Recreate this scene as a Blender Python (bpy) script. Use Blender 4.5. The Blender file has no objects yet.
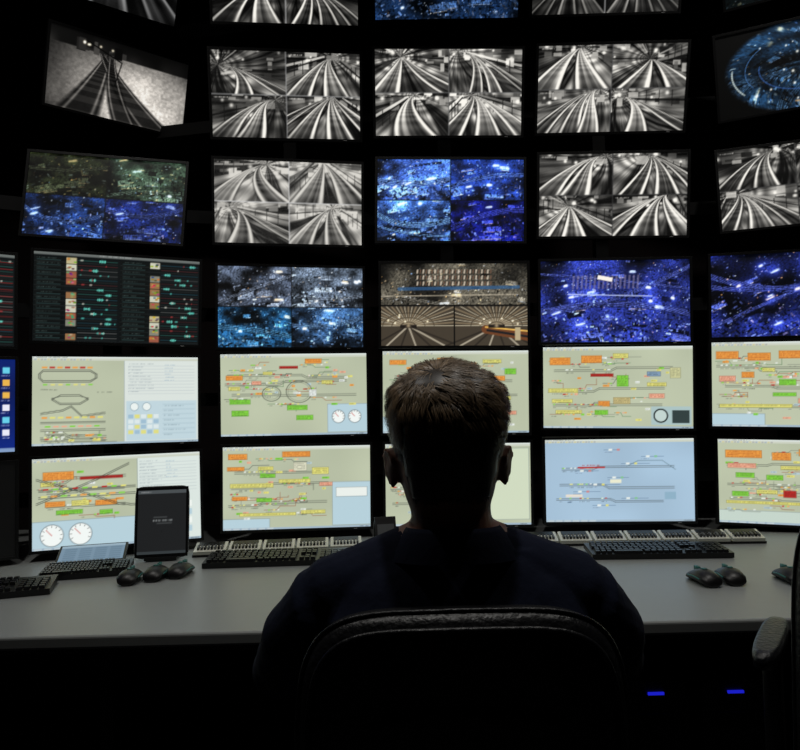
import bpy, math, random
import numpy as np
from mathutils import Vector, Matrix, Euler
random.seed(5)
sc=bpy.context.scene
try:
    sc.view_settings.view_transform='Standard'
except Exception: pass
D2R=math.radians
def s2l(c):
    c=np.asarray(c,float)
    return np.where(c<=.04045,c/12.92,((c+.055)/1.055)**2.4)
# ------------------------------------------------------------ materials
def mat(name,col,rough=.5,metal=0,bump=0,bscale=50,var=0,emit=None,estr=0,spec=.5,coat=0):
    m=bpy.data.materials.new(name);m.use_nodes=True
    nt=m.node_tree;b=nt.nodes['Principled BSDF']
    c=[float(v) for v in s2l(col)]+[1]
    b.inputs['Base Color'].default_value=c
    b.inputs['Roughness'].default_value=rough
    b.inputs['Metallic'].default_value=metal
    b.inputs['Specular IOR Level'].default_value=spec
    if coat: b.inputs['Coat Weight'].default_value=coat
    tc=nt.nodes.new('ShaderNodeTexCoord')
    n=nt.nodes.new('ShaderNodeTexNoise');n.inputs['Scale'].default_value=bscale;n.inputs['Detail'].default_value=4
    nt.links.new(tc.outputs['Object'],n.inputs['Vector'])
    if var:
        r=nt.nodes.new('ShaderNodeValToRGB')
        r.color_ramp.elements[0].color=[v*(1-var) for v in c[:3]]+[1]
        r.color_ramp.elements[1].color=[min(1,v*(1+var)) for v in c[:3]]+[1]
        nt.links.new(n.outputs['Fac'],r.inputs['Fac']);nt.links.new(r.outputs['Color'],b.inputs['Base Color'])
    if bump:
        bp=nt.nodes.new('ShaderNodeBump');bp.inputs['Strength'].default_value=bump;bp.inputs['Distance'].default_value=.01
        nt.links.new(n.outputs['Fac'],bp.inputs['Height']);nt.links.new(bp.outputs['Normal'],b.inputs['Normal'])
    if emit is not None:
        b.inputs['Emission Color'].default_value=[float(v) for v in s2l(emit)]+[1]
        b.inputs['Emission Strength'].default_value=estr
    return m
M_bezel=mat('bezel_plastic',(.045,.045,.05),.45,bump=.05,bscale=200)
M_rack=mat('rack_metal',(.03,.03,.035),.8,.2,var=.2,bscale=20)
M_wall=mat('wall_paint',(.16,.12,.12),.9,bump=.1,bscale=60,var=.15)
M_ceil=mat('ceiling_paint',(.12,.11,.11),.9,bump=.1,bscale=40)
M_floor=mat('carpet',(.13,.13,.15),.95,bump=.5,bscale=300,var=.3)
M_desk=mat('desk_laminate',(.60,.615,.61),.40,bump=.02,bscale=30,var=.04)
M_deskd=mat('desk_panel_dark',(.12,.12,.13),.6,var=.1)
M_black=mat('black_plastic',(.06,.06,.065),.4,bump=.05,bscale=150)
M_key=mat('key_caps',(.09,.09,.10),.4,bump=.03,bscale=200)
M_white=mat('white_plastic',(.92,.92,.87),.4,var=.05)
M_grey=mat('grey_plastic',(.35,.36,.37),.45,var=.05)
M_teal=mat('mouse_teal',(.10,.42,.40),.4,var=.1)
M_leather=mat('black_leather',(.085,.088,.10),.38,bump=.25,bscale=120,var=.15)
M_chrome=mat('brushed_metal',(.5,.5,.52),.3,1,var=.05)
M_skin=mat('skin',(.62,.44,.36),.55,bump=.1,bscale=120,var=.08)
M_shirt=mat('navy_shirt',(.08,.105,.185),.9,bump=.3,bscale=28,var=.2,spec=.2)
M_trouser=mat('dark_trousers',(.07,.07,.09),.9,bump=.3,bscale=40,var=.1)
M_shoe=mat('black_shoe',(.05,.045,.045),.4,bump=.1)
M_eye=mat('eye_white',(.85,.84,.82),.2);M_iris=mat('iris',(.2,.15,.1),.2);M_lip=mat('lips',(.55,.33,.3),.5)
M_led=mat('blue_led',(.02,.05,.4),.4,emit=(.12,.14,.85),estr=.8)
M_fill_lamp=mat('fill_lamp_diffuser',(.9,.88,.8),.5,emit=(1,.95,.88),estr=.6)  # glowing lens of the added downlights
M_screen=bpy.data.materials.new('screen_pixels');M_screen.use_nodes=True
nt=M_screen.node_tree;b=nt.nodes['Principled BSDF'];at=nt.nodes.new('ShaderNodeAttribute');at.attribute_name='px'
b.inputs['Base Color'].default_value=(.004,.004,.004,1);b.inputs['Roughness'].default_value=.5
nt.links.new(at.outputs['Color'],b.inputs['Emission Color']);b.inputs['Emission Strength'].default_value=1.05
try: M_screen.cycles.emission_sampling='NONE'
except Exception: pass
# ------------------------------------------------------------ geometry helpers
def link(o,parent=None):
    sc.collection.objects.link(o)
    if parent: o.parent=parent
    return o
def empty(name,loc=(0,0,0),rot=(0,0,0)):
    o=bpy.data.objects.new(name,None);o.empty_display_size=.05
    o.location=loc;o.rotation_euler=rot
    return link(o)
class MB:
    def __init__(s): s.v=[];s.f=[];s.m=[]
    def add(s,vs,fs,mi=0):
        o=len(s.v);s.v+= [tuple(v) for v in vs];s.f+=[tuple(i+o for i in f) for f in fs];s.m+=[mi]*len(fs)
    def box(s,c,sz,mi=0,taper=0,rot=None):
        x,y,z=[k/2 for k in sz];t=1-taper
        vs=[(-x,-y,-z),(x,-y,-z),(x,y,-z),(-x,y,-z),(-x*t,-y*t,z),(x*t,-y*t,z),(x*t,y*t,z),(-x*t,y*t,z)]
        vs=[Vector(v) for v in vs]
        if rot is not None: vs=[rot@v for v in vs]
        s.add([v+Vector(c) for v in vs],[(0,3,2,1),(4,5,6,7),(0,1,5,4),(1,2,6,5),(2,3,7,6),(3,0,4,7)],mi)
    def loft(s,rings,mi=0,cap=True):
        n=len(rings[0]);vs=[p for r in rings for p in r];fs=[]
        for i in range(len(rings)-1):
            for j in range(n):
                k=(j+1)%n
                fs.append((i*n+j,i*n+k,(i+1)*n+k,(i+1)*n+j))
        if cap:
            c0=np.mean(np.array(rings[0]),0);c1=np.mean(np.array(rings[-1]),0)
            a=len(vs);vs=list(vs)+[tuple(c0),tuple(c1)]
            for j in range(n):
                k=(j+1)%n;fs.append((k,j,a));fs.append(((len(rings)-1)*n+j,(len(rings)-1)*n+k,a+1))
        s.add(vs,fs,mi)
    def tube(s,pts,rad,n=12,mi=0,up=(0,0,1),round_end=True):
        P=[Vector(p) for p in pts];rings=[]
        R=[(r,r) if not isinstance(r,(tuple,list)) else r for r in rad]
        T=[]
        for i in range(len(P)):
            a=P[max(i-1,0)];c=P[min(i+1,len(P)-1)];T.append((c-a).normalized())
        seq=[(P[i],T[i],R[i]) for i in range(len(P))]
        if round_end:
            r0=min(R[0]);r1=min(R[-1])
            seq=[(P[0]-T[0]*r0*.98,T[0],(R[0][0]*.25,R[0][1]*.25)),(P[0]-T[0]*r0*.65,T[0],(R[0][0]*.76,R[0][1]*.76))]+seq+[(P[-1]+T[-1]*r1*.65,T[-1],(R[-1][0]*.76,R[-1][1]*.76)),(P[-1]+T[-1]*r1*.98,T[-1],(R[-1][0]*.25,R[-1][1]*.25))]
        for q,t,r in seq:
            u=Vector(up)
            if abs(u.dot(t))>.95: u=Vector((0,1,0))
            sx=t.cross(u).normalized();uy=sx.cross(t).normalized()
            rings.append([tuple(q+sx*(r[0]*math.cos(a))+uy*(r[1]*math.sin(a))) for a in [2*math.pi*k/n for k in range(n)]])
        s.loft(rings,mi)
    def ell(s,c,r,mi=0,nu=20,nv=12,rot=None):
        rings=[]
        for i in range(1,nv):
            ph=math.pi*i/nv
            ring=[]
            for k in range(nu):
                a=2*math.pi*k/nu
                v=Vector((r[0]*math.sin(ph)*math.cos(a),r[1]*math.sin(ph)*math.sin(a),-r[2]*math.cos(ph)))
                if rot is not None: v=rot@v
                ring.append(tuple(v+Vector(c)))
            rings.append(ring)
        s.loft(rings,mi)
    def obj(s,name,mats,parent=None,smooth=False,bevel=0,loc=(0,0,0),rot=(0,0,0),subsurf=0):
        me=bpy.data.meshes.new(name);me.from_pydata(s.v,[],s.f)
        for m in mats: me.materials.append(m)
        me.polygons.foreach_set('material_index',s.m)
        if smooth: me.polygons.foreach_set('use_smooth',[True]*len(s.f))
        me.update()
        import bmesh
        bm=bmesh.new();bm.from_mesh(me);bmesh.ops.recalc_face_normals(bm,faces=bm.faces);bm.to_mesh(me);bm.free()
        o=bpy.data.objects.new(name,me);o.location=loc;o.rotation_euler=rot
        if bevel:
            md=o.modifiers.new('bevel','BEVEL');md.width=bevel;md.segments=3;md.limit_method='ANGLE'
        if subsurf:
            md=o.modifiers.new('ss','SUBSURF');md.levels=subsurf;md.render_levels=subsurf
        return link(o,parent)
def sring(hw,hh,n=40,e=4.0):
    out=[]
    for k in range(n):
        a=2*math.pi*k/n;c,s_=math.cos(a),math.sin(a)
        out.append((hw*math.copysign(abs(c)**(2/e),c),hh*math.copysign(abs(s_)**(2/e),s_)))
    return out
# ------------------------------------------------------------ camera
f=700.;th=.0244;p=math.atan(25/700.)
cd=bpy.data.cameras.new('camera');cam=bpy.data.objects.new('camera',cd);sc.collection.objects.link(cam)
cd.sensor_width=36;cd.lens=36*f/800;cd.clip_start=.05
Fv=Vector((0,math.cos(p),math.sin(p)));Uv=Vector((0,-math.sin(p),math.cos(p)));Rv=Vector((1,0,0))
cu=Uv*math.cos(th)+Rv*math.sin(th);cr=Rv*math.cos(th)-Uv*math.sin(th)
mw=Matrix((cr,cu,-Fv)).transposed().to_4x4();mw.translation=Vector((0,0,1.25));cam.matrix_world=mw
sc.camera=cam
w=bpy.data.worlds.new('world');sc.world=w;w.use_nodes=True
w.node_tree.nodes['Background'].inputs[0].default_value=(.3,.35,.5,1);w.node_tree.nodes['Background'].inputs[1].default_value=.001
# ------------------------------------------------------------ room
def slab(name,c,sz,m):
    k=MB();k.box((0,0,0),sz);return k.obj(name,[m],loc=c)
X0,X1,Y0,Y1,ZC=-2.8,2.8,-1.6,3.4,3.35
slab('floor',(0,(Y0+Y1)/2,-.05),(X1-X0+.2,Y1-Y0+.2,.1),M_floor)
slab('ceiling',(0,(Y0+Y1)/2,ZC+.05),(X1-X0+.2,Y1-Y0+.2,.1),M_ceil)
slab('wall_back',(0,Y1+.05,ZC/2),(X1-X0+.2,.1,ZC),M_wall)
slab('wall_front',(0,Y0-.05,ZC/2),(X1-X0+.2,.1,ZC),M_wall)
slab('wall_left',(X0-.05,(Y0+Y1)/2,ZC/2),(.1,Y1-Y0,ZC),M_wall)
slab('wall_right',(X1+.05,(Y0+Y1)/2,ZC/2),(.1,Y1-Y0,ZC),M_wall)
slab('baseboard_back',(0,Y1-.01,.05),(X1-X0,.02,.1),M_deskd)
slab('baseboard_left',(X0+.01,(Y0+Y1)/2,.05),(.02,Y1-Y0-.1,.1),M_deskd)
slab('baseboard_right',(X1-.01,(Y0+Y1)/2,.05),(.02,Y1-Y0-.1,.1),M_deskd)
# ------------------------------------------------------------ screen raster
H,W=216,384
YY,XX=np.mgrid[0:H,0:W];YN=(YY+.5)/H;XN=(XX+.5)/W
def noise(rng,nx,ny,h=H,w=W):
    g=rng.random((ny+1,nx+1));y=np.linspace(0,ny-1e-4,h);x=np.linspace(0,nx-1e-4,w)
    yi=y.astype(int);xi=x.astype(int);fy=y-yi;fx=x-xi;fy=fy*fy*(3-2*fy);fx=fx*fx*(3-2*fx)
    a=g[yi][:,xi];b_=g[yi][:,xi+1];c=g[yi+1][:,xi];d=g[yi+1][:,xi+1]
    fy=fy[:,None];fx=fx[None]
    return (a*(1-fx)+b_*fx)*(1-fy)+(c*(1-fx)+d*fx)*fy
def n1(rng,v,freq,N=400):
    g=rng.random(N);q=(v*freq)+N/2;q=np.clip(q,0,N-2);i=q.astype(int);fr=q-i;fr=fr*fr*(3-2*fr)
    return g[i]*(1-fr)+g[i+1]*fr
class Cv:
    """raster in 160 x 90 units"""
    def __init__(s,bg=(0,0,0),arr=None,h=H,w=W,uw=160.):
        s.h,s.w=h,w;s.S=w/uw
        s.a=np.ones((h,w,3))*np.array(bg) if arr is None else arr
    def _bb(s,x0,y0,x1,y1,pad):
        S=s.S
        return max(0,int(x0*S-pad)),max(0,int(y0*S-pad)),min(s.w,int(x1*S+pad)+1),min(s.h,int(y1*S+pad)+1)
    def blend(s,sl,al,col):
        s.a[sl]=s.a[sl]*(1-al[...,None])+np.array(col)*al[...,None]
    def rect(s,x0,y0,x1,y1,col,al=1.):
        a,b_,c,d=s._bb(x0,y0,x1,y1,1)
        if c<=a or d<=b_: return
        ys=np.arange(b_,d)+.5;xs=np.arange(a,c)+.5;S=s.S
        ay=np.clip(np.minimum(ys-y0*S,y1*S-ys)+.5,0,1);ax=np.clip(np.minimum(xs-x0*S,x1*S-xs)+.5,0,1)
        s.blend((slice(b_,d),slice(a,c)),ay[:,None]*ax[None]*al,col)
    def line(s,x0,y0,x1,y1,wd,col,al=1.):
        S=s.S;a,b_,c,d=s._bb(min(x0,x1),min(y0,y1),max(x0,x1),max(y0,y1),wd*S+2)
        if c<=a or d<=b_: return
        ys,xs=np.mgrid[b_:d,a:c]+.5
        dx,dy=(x1-x0)*S,(y1-y0)*S;L=dx*dx+dy*dy+1e-9
        t=np.clip(((xs-x0*S)*dx+(ys-y0*S)*dy)/L,0,1)
        dist=np.hypot(xs-x0*S-t*dx,ys-y0*S-t*dy)
        s.blend((slice(b_,d),slice(a,c)),np.clip(wd*S/2+.5-dist,0,1)*al,col)
    def obox(s,x,y,L,wd,an,col,al=1.):
        """oriented rectangle with square ends, centred"""
        S=s.S;r=(L+wd)*.6;a,b_,c,d=s._bb(x-r,y-r,x+r,y+r,2)
        if c<=a or d<=b_: return
        ys,xs=np.mgrid[b_:d,a:c]+.5;ca,sa=math.cos(an),math.sin(an)
        X=xs-x*S;Y=ys-y*S;u=X*ca+Y*sa;v=-X*sa+Y*ca
        m=np.clip(L*S/2-abs(u)+.5,0,1)*np.clip(wd*S/2-abs(v)+.5,0,1)
        s.blend((slice(b_,d),slice(a,c)),m*al,col)
    def glow(s,x,y,r,col,al=1.):
        S=s.S;a,b_,c,d=s._bb(x-2.2*r,y-2.2*r,x+2.2*r,y+2.2*r,1)
        if c<=a or d<=b_: return
        ys,xs=np.mgrid[b_:d,a:c]+.5
        g=np.exp(-((xs-x*S)**2+(ys-y*S)**2)/(r*S)**2)*al
        s.a[b_:d,a:c]+=g[...,None]*np.array(col)
    def pl(s,pts,wd,col,al=1.):
        for i in range(len(pts)-1): s.line(*pts[i],*pts[i+1],wd,col,al)
    def frame(s,x0,y0,x1,y1,wd,col): s.pl([(x0,y0),(x1,y0),(x1,y1),(x0,y1),(x0,y0)],wd,col)
    def ring(s,cx,cy,rx,ry,wd,col,fill=None):
        S=s.S;a,b_,c,d=s._bb(cx-rx,cy-ry,cx+rx,cy+ry,4)
        if c<=a or d<=b_: return
        ys,xs=np.mgrid[b_:d,a:c]+.5
        q=np.hypot((xs-cx*S)/(rx*S),(ys-cy*S)/(ry*S));m=min(rx,ry)*S
        if fill is not None: s.blend((slice(b_,d),slice(a,c)),np.clip((1-q)*m+.5,0,1),fill)
        s.blend((slice(b_,d),slice(a,c)),np.clip(wd*S/2+.5-np.abs(q-1)*m,0,1),col)
    def text(s,x,y,n,col,rng,h=1.2,al=.8):
        for i in range(n):
            if rng.random()<.82: s.rect(x,y+rng.random()*.2,x+.75,y+h,col,al*(.5+.5*rng.random()))
            x+=1.05
OR=(.90,.60,.27);GR=(.50,.80,.26);YE=(.87,.85,.47);RE=(.70,.16,.14);DK=(.16,.17,.16);LB=(.66,.78,.86);WH=(.90,.92,.90);PK=(.90,.66,.55)
def block(c,x,y,w_,h_,col,rng):
    c.rect(x,y,x+w_,y+h_,col)
    c.frame(x,y,x+w_,y+h_,.35,tuple(v*.6 for v in col))
    yy=y+1.
    while yy+1.<y+h_:
        c.text(x+1,yy,int((w_-1.5)/1.05),(.42,.12,.08) if col in (OR,PK) else DK,rng,.9,.6);yy+=1.8
def gauge(c,x,y,r):
    c.ring(x,y,r,r,.7,(.45,.5,.52),(.93,.95,.94))
    for k in range(9):
        a=math.pi*(1.15-k*.16*1.0)
        c.line(x+.75*r*math.cos(a),y-.75*r*math.sin(a),x+.9*r*math.cos(a),y-.9*r*math.sin(a),.4,DK)
    c.line(x,y,x-.5*r,y-.55*r,.5,RE)
def schem(seed,bg=(.715,.745,.645),blocks=(),gauges=(),panels=(),loops=(),extra=None,ntr=10,reg=(4,8,120,80),micro=26):
    rng=np.random.default_rng(seed);c=Cv(bg)
    c.a*=(.96+.07*noise(rng,4,3))[...,None]
    for q in panels: c.rect(*q[:4],q[4]);c.frame(*q[:4],.4,(.5,.55,.55))
    x0,y0,x1,y1=reg
    tc=[(.25,.27,.25),(.45,.47,.42),(.55,.30,.2),(.3,.45,.3)]
    for i in range(3):
        y=y0+(y1-y0)*(.25+.27*i)+rng.uniform(-3,3);xa=x0+rng.uniform(0,10);xb=x1-rng.uniform(0,14);m=xa+(xb-xa)*rng.uniform(.3,.7);k=rng.uniform(-5,5)
        for o in (0,1.8):
            c.pl([(xa,y+o),(m-4,y+o),(m+2,y+o+k),(xb,y+o+k)],.42,DK,.8)
        for j in range(8):
            x=rng.uniform(xa,m-6);c.rect(x,y-.6,x+2.2,y+.5,[YE,GR,RE,WH][int(rng.integers(0,4))])
            c.text(x,y+3,3,DK,rng,.9,.55)
    for i in range(ntr*2):
        y=rng.uniform(y0,y1);xa=rng.uniform(x0,x0+(x1-x0)*.7);xb=min(x1,xa+rng.uniform(12,36));k=rng.uniform(-5,5)
        col=tc[int(rng.integers(0,4))]
        c.pl([(xa,y),(xa+(xb-xa)*.4,y),(xa+(xb-xa)*.5,y+k),(xb,y+k)],.4,col)
        if rng.random()<.5: c.line(xb,y+k,xb,y+k+rng.uniform(-8,8),.4,col)
        for j in range(4):
            xx=rng.uniform(xa,xb-3);c.rect(xx,y-.7,xx+2.2,y+.6,[YE,GR,RE,WH,OR,PK][int(rng.integers(0,6))],.9)
        c.text(xa+2,y+1.6,int(rng.integers(3,9)),DK,rng,.9,.55)
    for i in range(micro if ntr else 0):
        x=rng.uniform(x0,x1-8);y=rng.uniform(y0,y1);col=[YE,YE,PK,GR,WH,OR,(.7,.78,.8)][int(rng.integers(0,7))]
        w_=rng.uniform(3,8);c.rect(x,y,x+w_,y+2.2,col);c.text(x+.5,y+.6,int(w_*.7),DK,rng,.9,.5)
    for q in loops:
        c.ring(*q[:4],.6,(.3,.32,.28));c.ring(q[0],q[1],q[2]-2,q[3]-2,.4,(.5,.52,.45))
    for q in blocks: block(c,*q[:4],q[4],rng)
    for q in gauges: gauge(c,*q)
    c.rect(0,0,160,2.2,(.84,.87,.85));c.text(1,.5,30,DK,rng,1,.6);c.rect(0,2.2,160,4.2,(.78,.80,.74));
    for k in range(18): c.rect(2+k*3,2.5,4+k*3,3.9,[(.55,.62,.7),(.8,.75,.5),(.6,.6,.6)][k%3],.7)
    c.rect(0,87.6,160,90,(.62,.70,.76));c.text(148,88.2,9,DK,rng,1,.7)
    for k in range(6): c.rect(2+k*9,88,9+k*9,89.7,(.75,.8,.82))
    if extra: extra(c,rng)
    return c.a
def rightpanel(c,rng,x=90):
    for k in range(10):
        c.text(x,7+k*3.2,int(rng.integers(8,26)),(.4,.45,.5),rng,.9,.55)
        c.line(x,9.6+k*3.2,156,9.6+k*3.2,.25,(.66,.70,.72))
    for k in range(6): c.text(126,8+k*3.2,int(rng.integers(4,14)),(.35,.5,.65),rng,.9,.5)
def S41(c,rng):
    rightpanel(c,rng);
    c.rect(88,46,158,87,(.74,.82,.85))
    for k in range(7): c.line(124,50+k*5,156,50+k*5,.3,(.55,.65,.7));c.text(125,51+k*5,int(rng.integers(6,22)),(.3,.38,.42),rng,.9,.55)
    for k in range(5):
        for j in range(4): c.rect(90+k*6.2,60+j*5.4,95+k*6.2,64+j*5.4,[(.86,.90,.90),(.60,.72,.80),YE][int(rng.integers(0,3))],.9)
    c.ring(96,52,4,4,.4,(.4,.5,.55),(.9,.93,.92));c.ring(108,52,4,4,.4,(.4,.5,.55),(.9,.93,.92))
    for q in (0,1.6): c.pl([(10,14+q),(54,14+q),(60-q,18),(60-q,22),(54,26-q),(10,26-q),(6+q,22),(6+q,18),(10,14+q)],.45,DK)
    for k in range(7): c.rect(9+k*7,10.5,14+k*7,12.2,RE if k%2 else OR);c.rect(10+k*7,28,14+k*7,29.4,YE if k%3 else GR)
    for q in (0,1.5): c.pl([(18,44-q),(26,39+q),(44,39+q),(52,44-q),(44,49-q),(26,49-q),(18,44-q)],.4,DK)
    for q in (0,1.5): c.pl([(8,57+q),(28,54+q),(36,50+q),(46,60+q),(68,57+q)],.4,DK)
    for k in range(8):c.rect(9+k*7.4,61,14+k*7.4,62.8,YE if k%3 else OR)
    for k in range(7):c.rect(12+k*7.6,70,17+k*7.6,71.5,PK if k%3 else GR)
    for y in (66,67.5,74,75.4): c.line(8,y,68,y,.35,DK)
    for k in range(5): c.text(8+k*3,33+k*.1,3,DK,rng,1,.6)
    c.text(14,79,30,DK,rng,1.1,.6);c.text(60,36,14,DK,rng,1,.6)
def S51(c,rng):
    rightpanel(c,rng,100)
    for q in (0,1.6): c.pl([(4,44+q),(30,34+q),(60,22+q),(90,8+q)],.45,DK);c.pl([(4,20+q),(40,32+q),(80,48+q),(96,50+q)],.45,DK);c.line(6,38+q,96,38+q,.45,DK);c.line(6,31+q,96,31+q,.45,DK)
    for k in range(9): c.rect(10+k*9,30,15+k*9,31.6,[RE,GR,YE][k%3])
    for k in range(9): c.rect(8+k*9,37,14+k*9,38.6,[YE,OR,GR][k%3])
    for k in range(4):
        for j in range(4): c.rect(102+k*13,50+j*8.5,112+k*13,56+j*8.5,[(.70,.80,.84),(.92,.94,.92)][(k+j)%2])
DBP=(.70,.80,.84)
scr={}
scr[4,1]=schem(41,panels=[(86,4,160,88,(.84,.87,.85))],extra=S41,ntr=1,micro=4,reg=(6,76,80,84))
scr[4,2]=schem(42,blocks=[(6,24,18,5,OR),(9,36,12,4,YE),(10,50,22,5,GR),(12,62,18,6,GR),(72,57,22,5,GR),(82,68,18,5,GR),(92,6,18,5,OR),(64,14,20,2.6,RE),(46,20,10,3,YE),(110,30,12,4,YE),(96,40,8,7,WH),(34,30,10,4,PK)],gauges=[(128,70,7),(146,70,7)],panels=[(116,56,160,87,DBP)],loops=[(85,42,14,12),(55,44,10,8)],ntr=10,reg=(4,10,150,56))
scr[4,3]=schem(43,blocks=[(8,10,18,5,OR),(60,8,18,5,OR),(116,28,18,5,OR),(134,20,12,6,GR),(20,50,30,4,YE),(120,50,20,4,YE),(110,10,20,4,YE),(122,66,24,4,PK)],ntr=11,reg=(4,10,150,80),panels=[(0,72,50,88,DBP)])
scr[4,4]=schem(44,blocks=[(8,12,22,8,OR),(42,10,22,8,OR),(76,8,16,5,YE),(80,32,12,12,GR),(52,30,24,3,RE),(6,46,32,4.5,YE),(10,58,22,4,YE),(14,70,28,4,YE),(60,60,12,5,OR),(76,56,18,7,(.78,.72,.5)),(112,28,14,5,(.5,.6,.7)),(112,40,20,4,YE),(136,24,11,11,(.8,.8,.6)),(114,52,16,5,PK),(56,70,14,5,GR)],ntr=10,reg=(4,10,140,80),extra=lambda c,r:(c.rect(116,66,158,86,(.66,.75,.75)),c.ring(126,76,7,7,1.4,(.08,.1,.1),(.75,.82,.8)),c.rect(138,70,156,84,(.2,.25,.25))))
scr[4,5]=schem(45,blocks=[(5,10,22,8,OR),(36,12,22,8,OR),(66,10,22,8,OR),(8,36,16,6,PK),(30,32,12,6,OR),(66,40,16,6,GR),(60,54,22,3.5,GR),(90,40,10,7,GR),(8,66,70,3.5,YE),(50,28,12,4,YE),(84,60,14,5,PK),(104,14,20,7,OR)],ntr=10,reg=(4,10,150,80),panels=[(0,76,52,88,DBP)],gauges=[])
scr[5,1]=schem(51,blocks=[(10,14,28,8,OR),(8,24,12,4,YE),(44,20,40,2.6,RE),(12,43,18,5,OR),(36,43,16,5,YE),(58,44,20,5,OR),(22,52,24,4,GR),(62,54,12,4,GR)],panels=[(98,4,160,88,(.84,.88,.86)),(0,62,98,88,DBP)],gauges=[(18,76,10.5),(44,76,10.5)],extra=S51,ntr=2,micro=10,reg=(4,10,90,60))
scr[5,2]=schem(52,blocks=[(6,8,20,6,OR),(5,22,18,4,OR),(64,6,30,6,OR),(38,22,16,4,YE),(40,30,16,4,GR),(8,40,46,4.5,YE),(60,36,34,4,YE),(76,18,14,9,(.85,.85,.75)),(96,24,18,7,YE),(104,40,14,4,PK),(10,54,16,4,OR),(18,72,60,3,YE),(84,70,26,4,YE),(36,56,16,4,GR)],ntr=10,reg=(4,10,116,80),panels=[(118,40,160,87,DBP),(122,46,156,56,WH),(0,78,50,88,DBP)])
scr[5,3]=schem(53,blocks=[(8,10,22,8,OR),(70,12,20,8,OR),(20,40,30,6,YE)],ntr=8,reg=(4,10,110,80),panels=[(112,6,158,84,(.80,.84,.74))])
def S54(c,rng):
    for k in range(9):
        x=rng.uniform(10,110);y=12+k*7.5;c.line(x,y,x+rng.uniform(15,40),y,.6,(.45,.55,.65))
        c.text(x,y+2,int(rng.integers(4,10)),(.35,.4,.5),rng,1,.6)
        c.rect(x+5,y-1,x+9,y+1,WH);c.rect(x+14,y-1,x+17,y+1,[(.8,.5,.5),(.5,.75,.55),YE][k%3])
    c.line(36,31,64,31,1.6,RE);c.text(40,28,18,RE,rng,1.2,.9);c.pl([(88,30),(100,24),(126,24),(140,34)],.6,(.4,.5,.55))
    c.rect(70,44,82,48,(.9,.9,.8));c.rect(22,60,40,63,(.88,.85,.8));c.rect(128,58,140,66,(.55,.68,.76))
    for k in range(5): c.rect(24,68,24+k,69,(.4,.5,.6))
scr[5,4]=schem(54,bg=(.64,.745,.83),ntr=0,extra=S54,reg=(10,14,140,80))
scr[5,5]=schem(55,blocks=[(8,12,36,8,OR),(54,14,18,8,OR),(80,10,18,7,OR),(10,26,28,5,PK),(62,28,26,4,YE),(18,36,18,5,GR),(48,38,16,5,GR),(82,44,16,6,GR),(14,56,16,5,GR),(38,54,20,4,YE),(64,54,12,7,RE),(8,66,80,3,YE),(88,60,28,5,YE),(108,14,22,7,OR)],ntr=10,reg=(4,10,150,80),panels=[(0,76,150,88,(.76,.82,.78))])
def desktop():
    rng=np.random.default_rng(3);c=Cv((.05,.13,.42));c.a*=(.7+.5*noise(rng,3,3))[...,None]
    for x in (120,136,149):
        for k in range(6): c.rect(x,8+k*12,x+6,14+k*12,[(.9,.9,.95),(.4,.8,.9),(.9,.7,.3)][int(rng.integers(0,3))]);c.text(x-1,15.5+k*12,7,(.9,.9,1),rng)
    c.rect(0,86,160,90,(.5,.6,.75));return c.a
scr[4,0]=desktop();scr[5,0]=np.ones((H,W,3))*.02
def wave(seed,thumbs=True):
    rng=np.random.default_rng(seed);c=Cv((.05,.065,.07))
    c.rect(0,0,160,3.0,(.40,.42,.41));c.text(60,.8,30,(.8,.8,.8),rng,1.2,.7)
    for half in (0,1):
        ox=half*80
        c.rect(ox+1,5,ox+28,88,(.04,.055,.055))
        for r in range(17):
            y=5.5+r*4.9
            c.text(ox+3,y,int(rng.integers(10,22)),(.42,.52,.50),rng,1.1,.55);c.rect(ox+3,y+2,ox+25,y+2.7,(.16,.24,.24))
            c.line(ox+1,y+3.9,ox+78,y+3.9,.25,(.20,.22,.22))
            col=[(.16,.40,.36),(.45,.45,.44),(.36,.14,.15),(.16,.40,.36),(.12,.30,.36)][int(rng.integers(0,5))]
            c.line(ox+41,y+1.5,ox+78,y+1.5,.45,col)
            if rng.random()<.75:
                x=ox+rng.uniform(43,70)
                for q in range(12): hh=rng.uniform(.2,1.5);c.line(x+q*.5,y+1.5-hh,x+q*.5,y+1.5+hh,.4,(.42,.88,.80))
            for j in range(3):
                if rng.random()<.5: x=ox+rng.uniform(42,76);c.rect(x,y+.6,x+rng.uniform(.8,3),y+2.2,[(.75,.75,.7),(.3,.7,.65),(.6,.2,.2)][int(rng.integers(0,3))],.8)
        for k in range(12):
            y=4.6+k*7
            if thumbs and (k*7+half*3)%6!=4:
                c.rect(ox+30,y,ox+39.5,y+6.4,[(.72,.68,.52),(.58,.42,.28),(.78,.78,.70),(.6,.34,.26),(.5,.5,.45)][int(rng.integers(0,5))])
                for _ in range(4): xx=ox+rng.uniform(30,37);yy=y+rng.uniform(0,4.5);c.rect(xx,yy,xx+2.5,yy+1.5,(rng.uniform(.1,.8),rng.uniform(.1,.7),rng.uniform(.1,.5)))
    return c.a
scr[3,1]=wave(31)
w0=wave(30,False)
c=Cv(arr=w0);
for k in range(12): c.line(100,8+k*6.6,158,8+k*6.6,.6,(.5,.12,.12))
scr[3,0]=c.a
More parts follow.
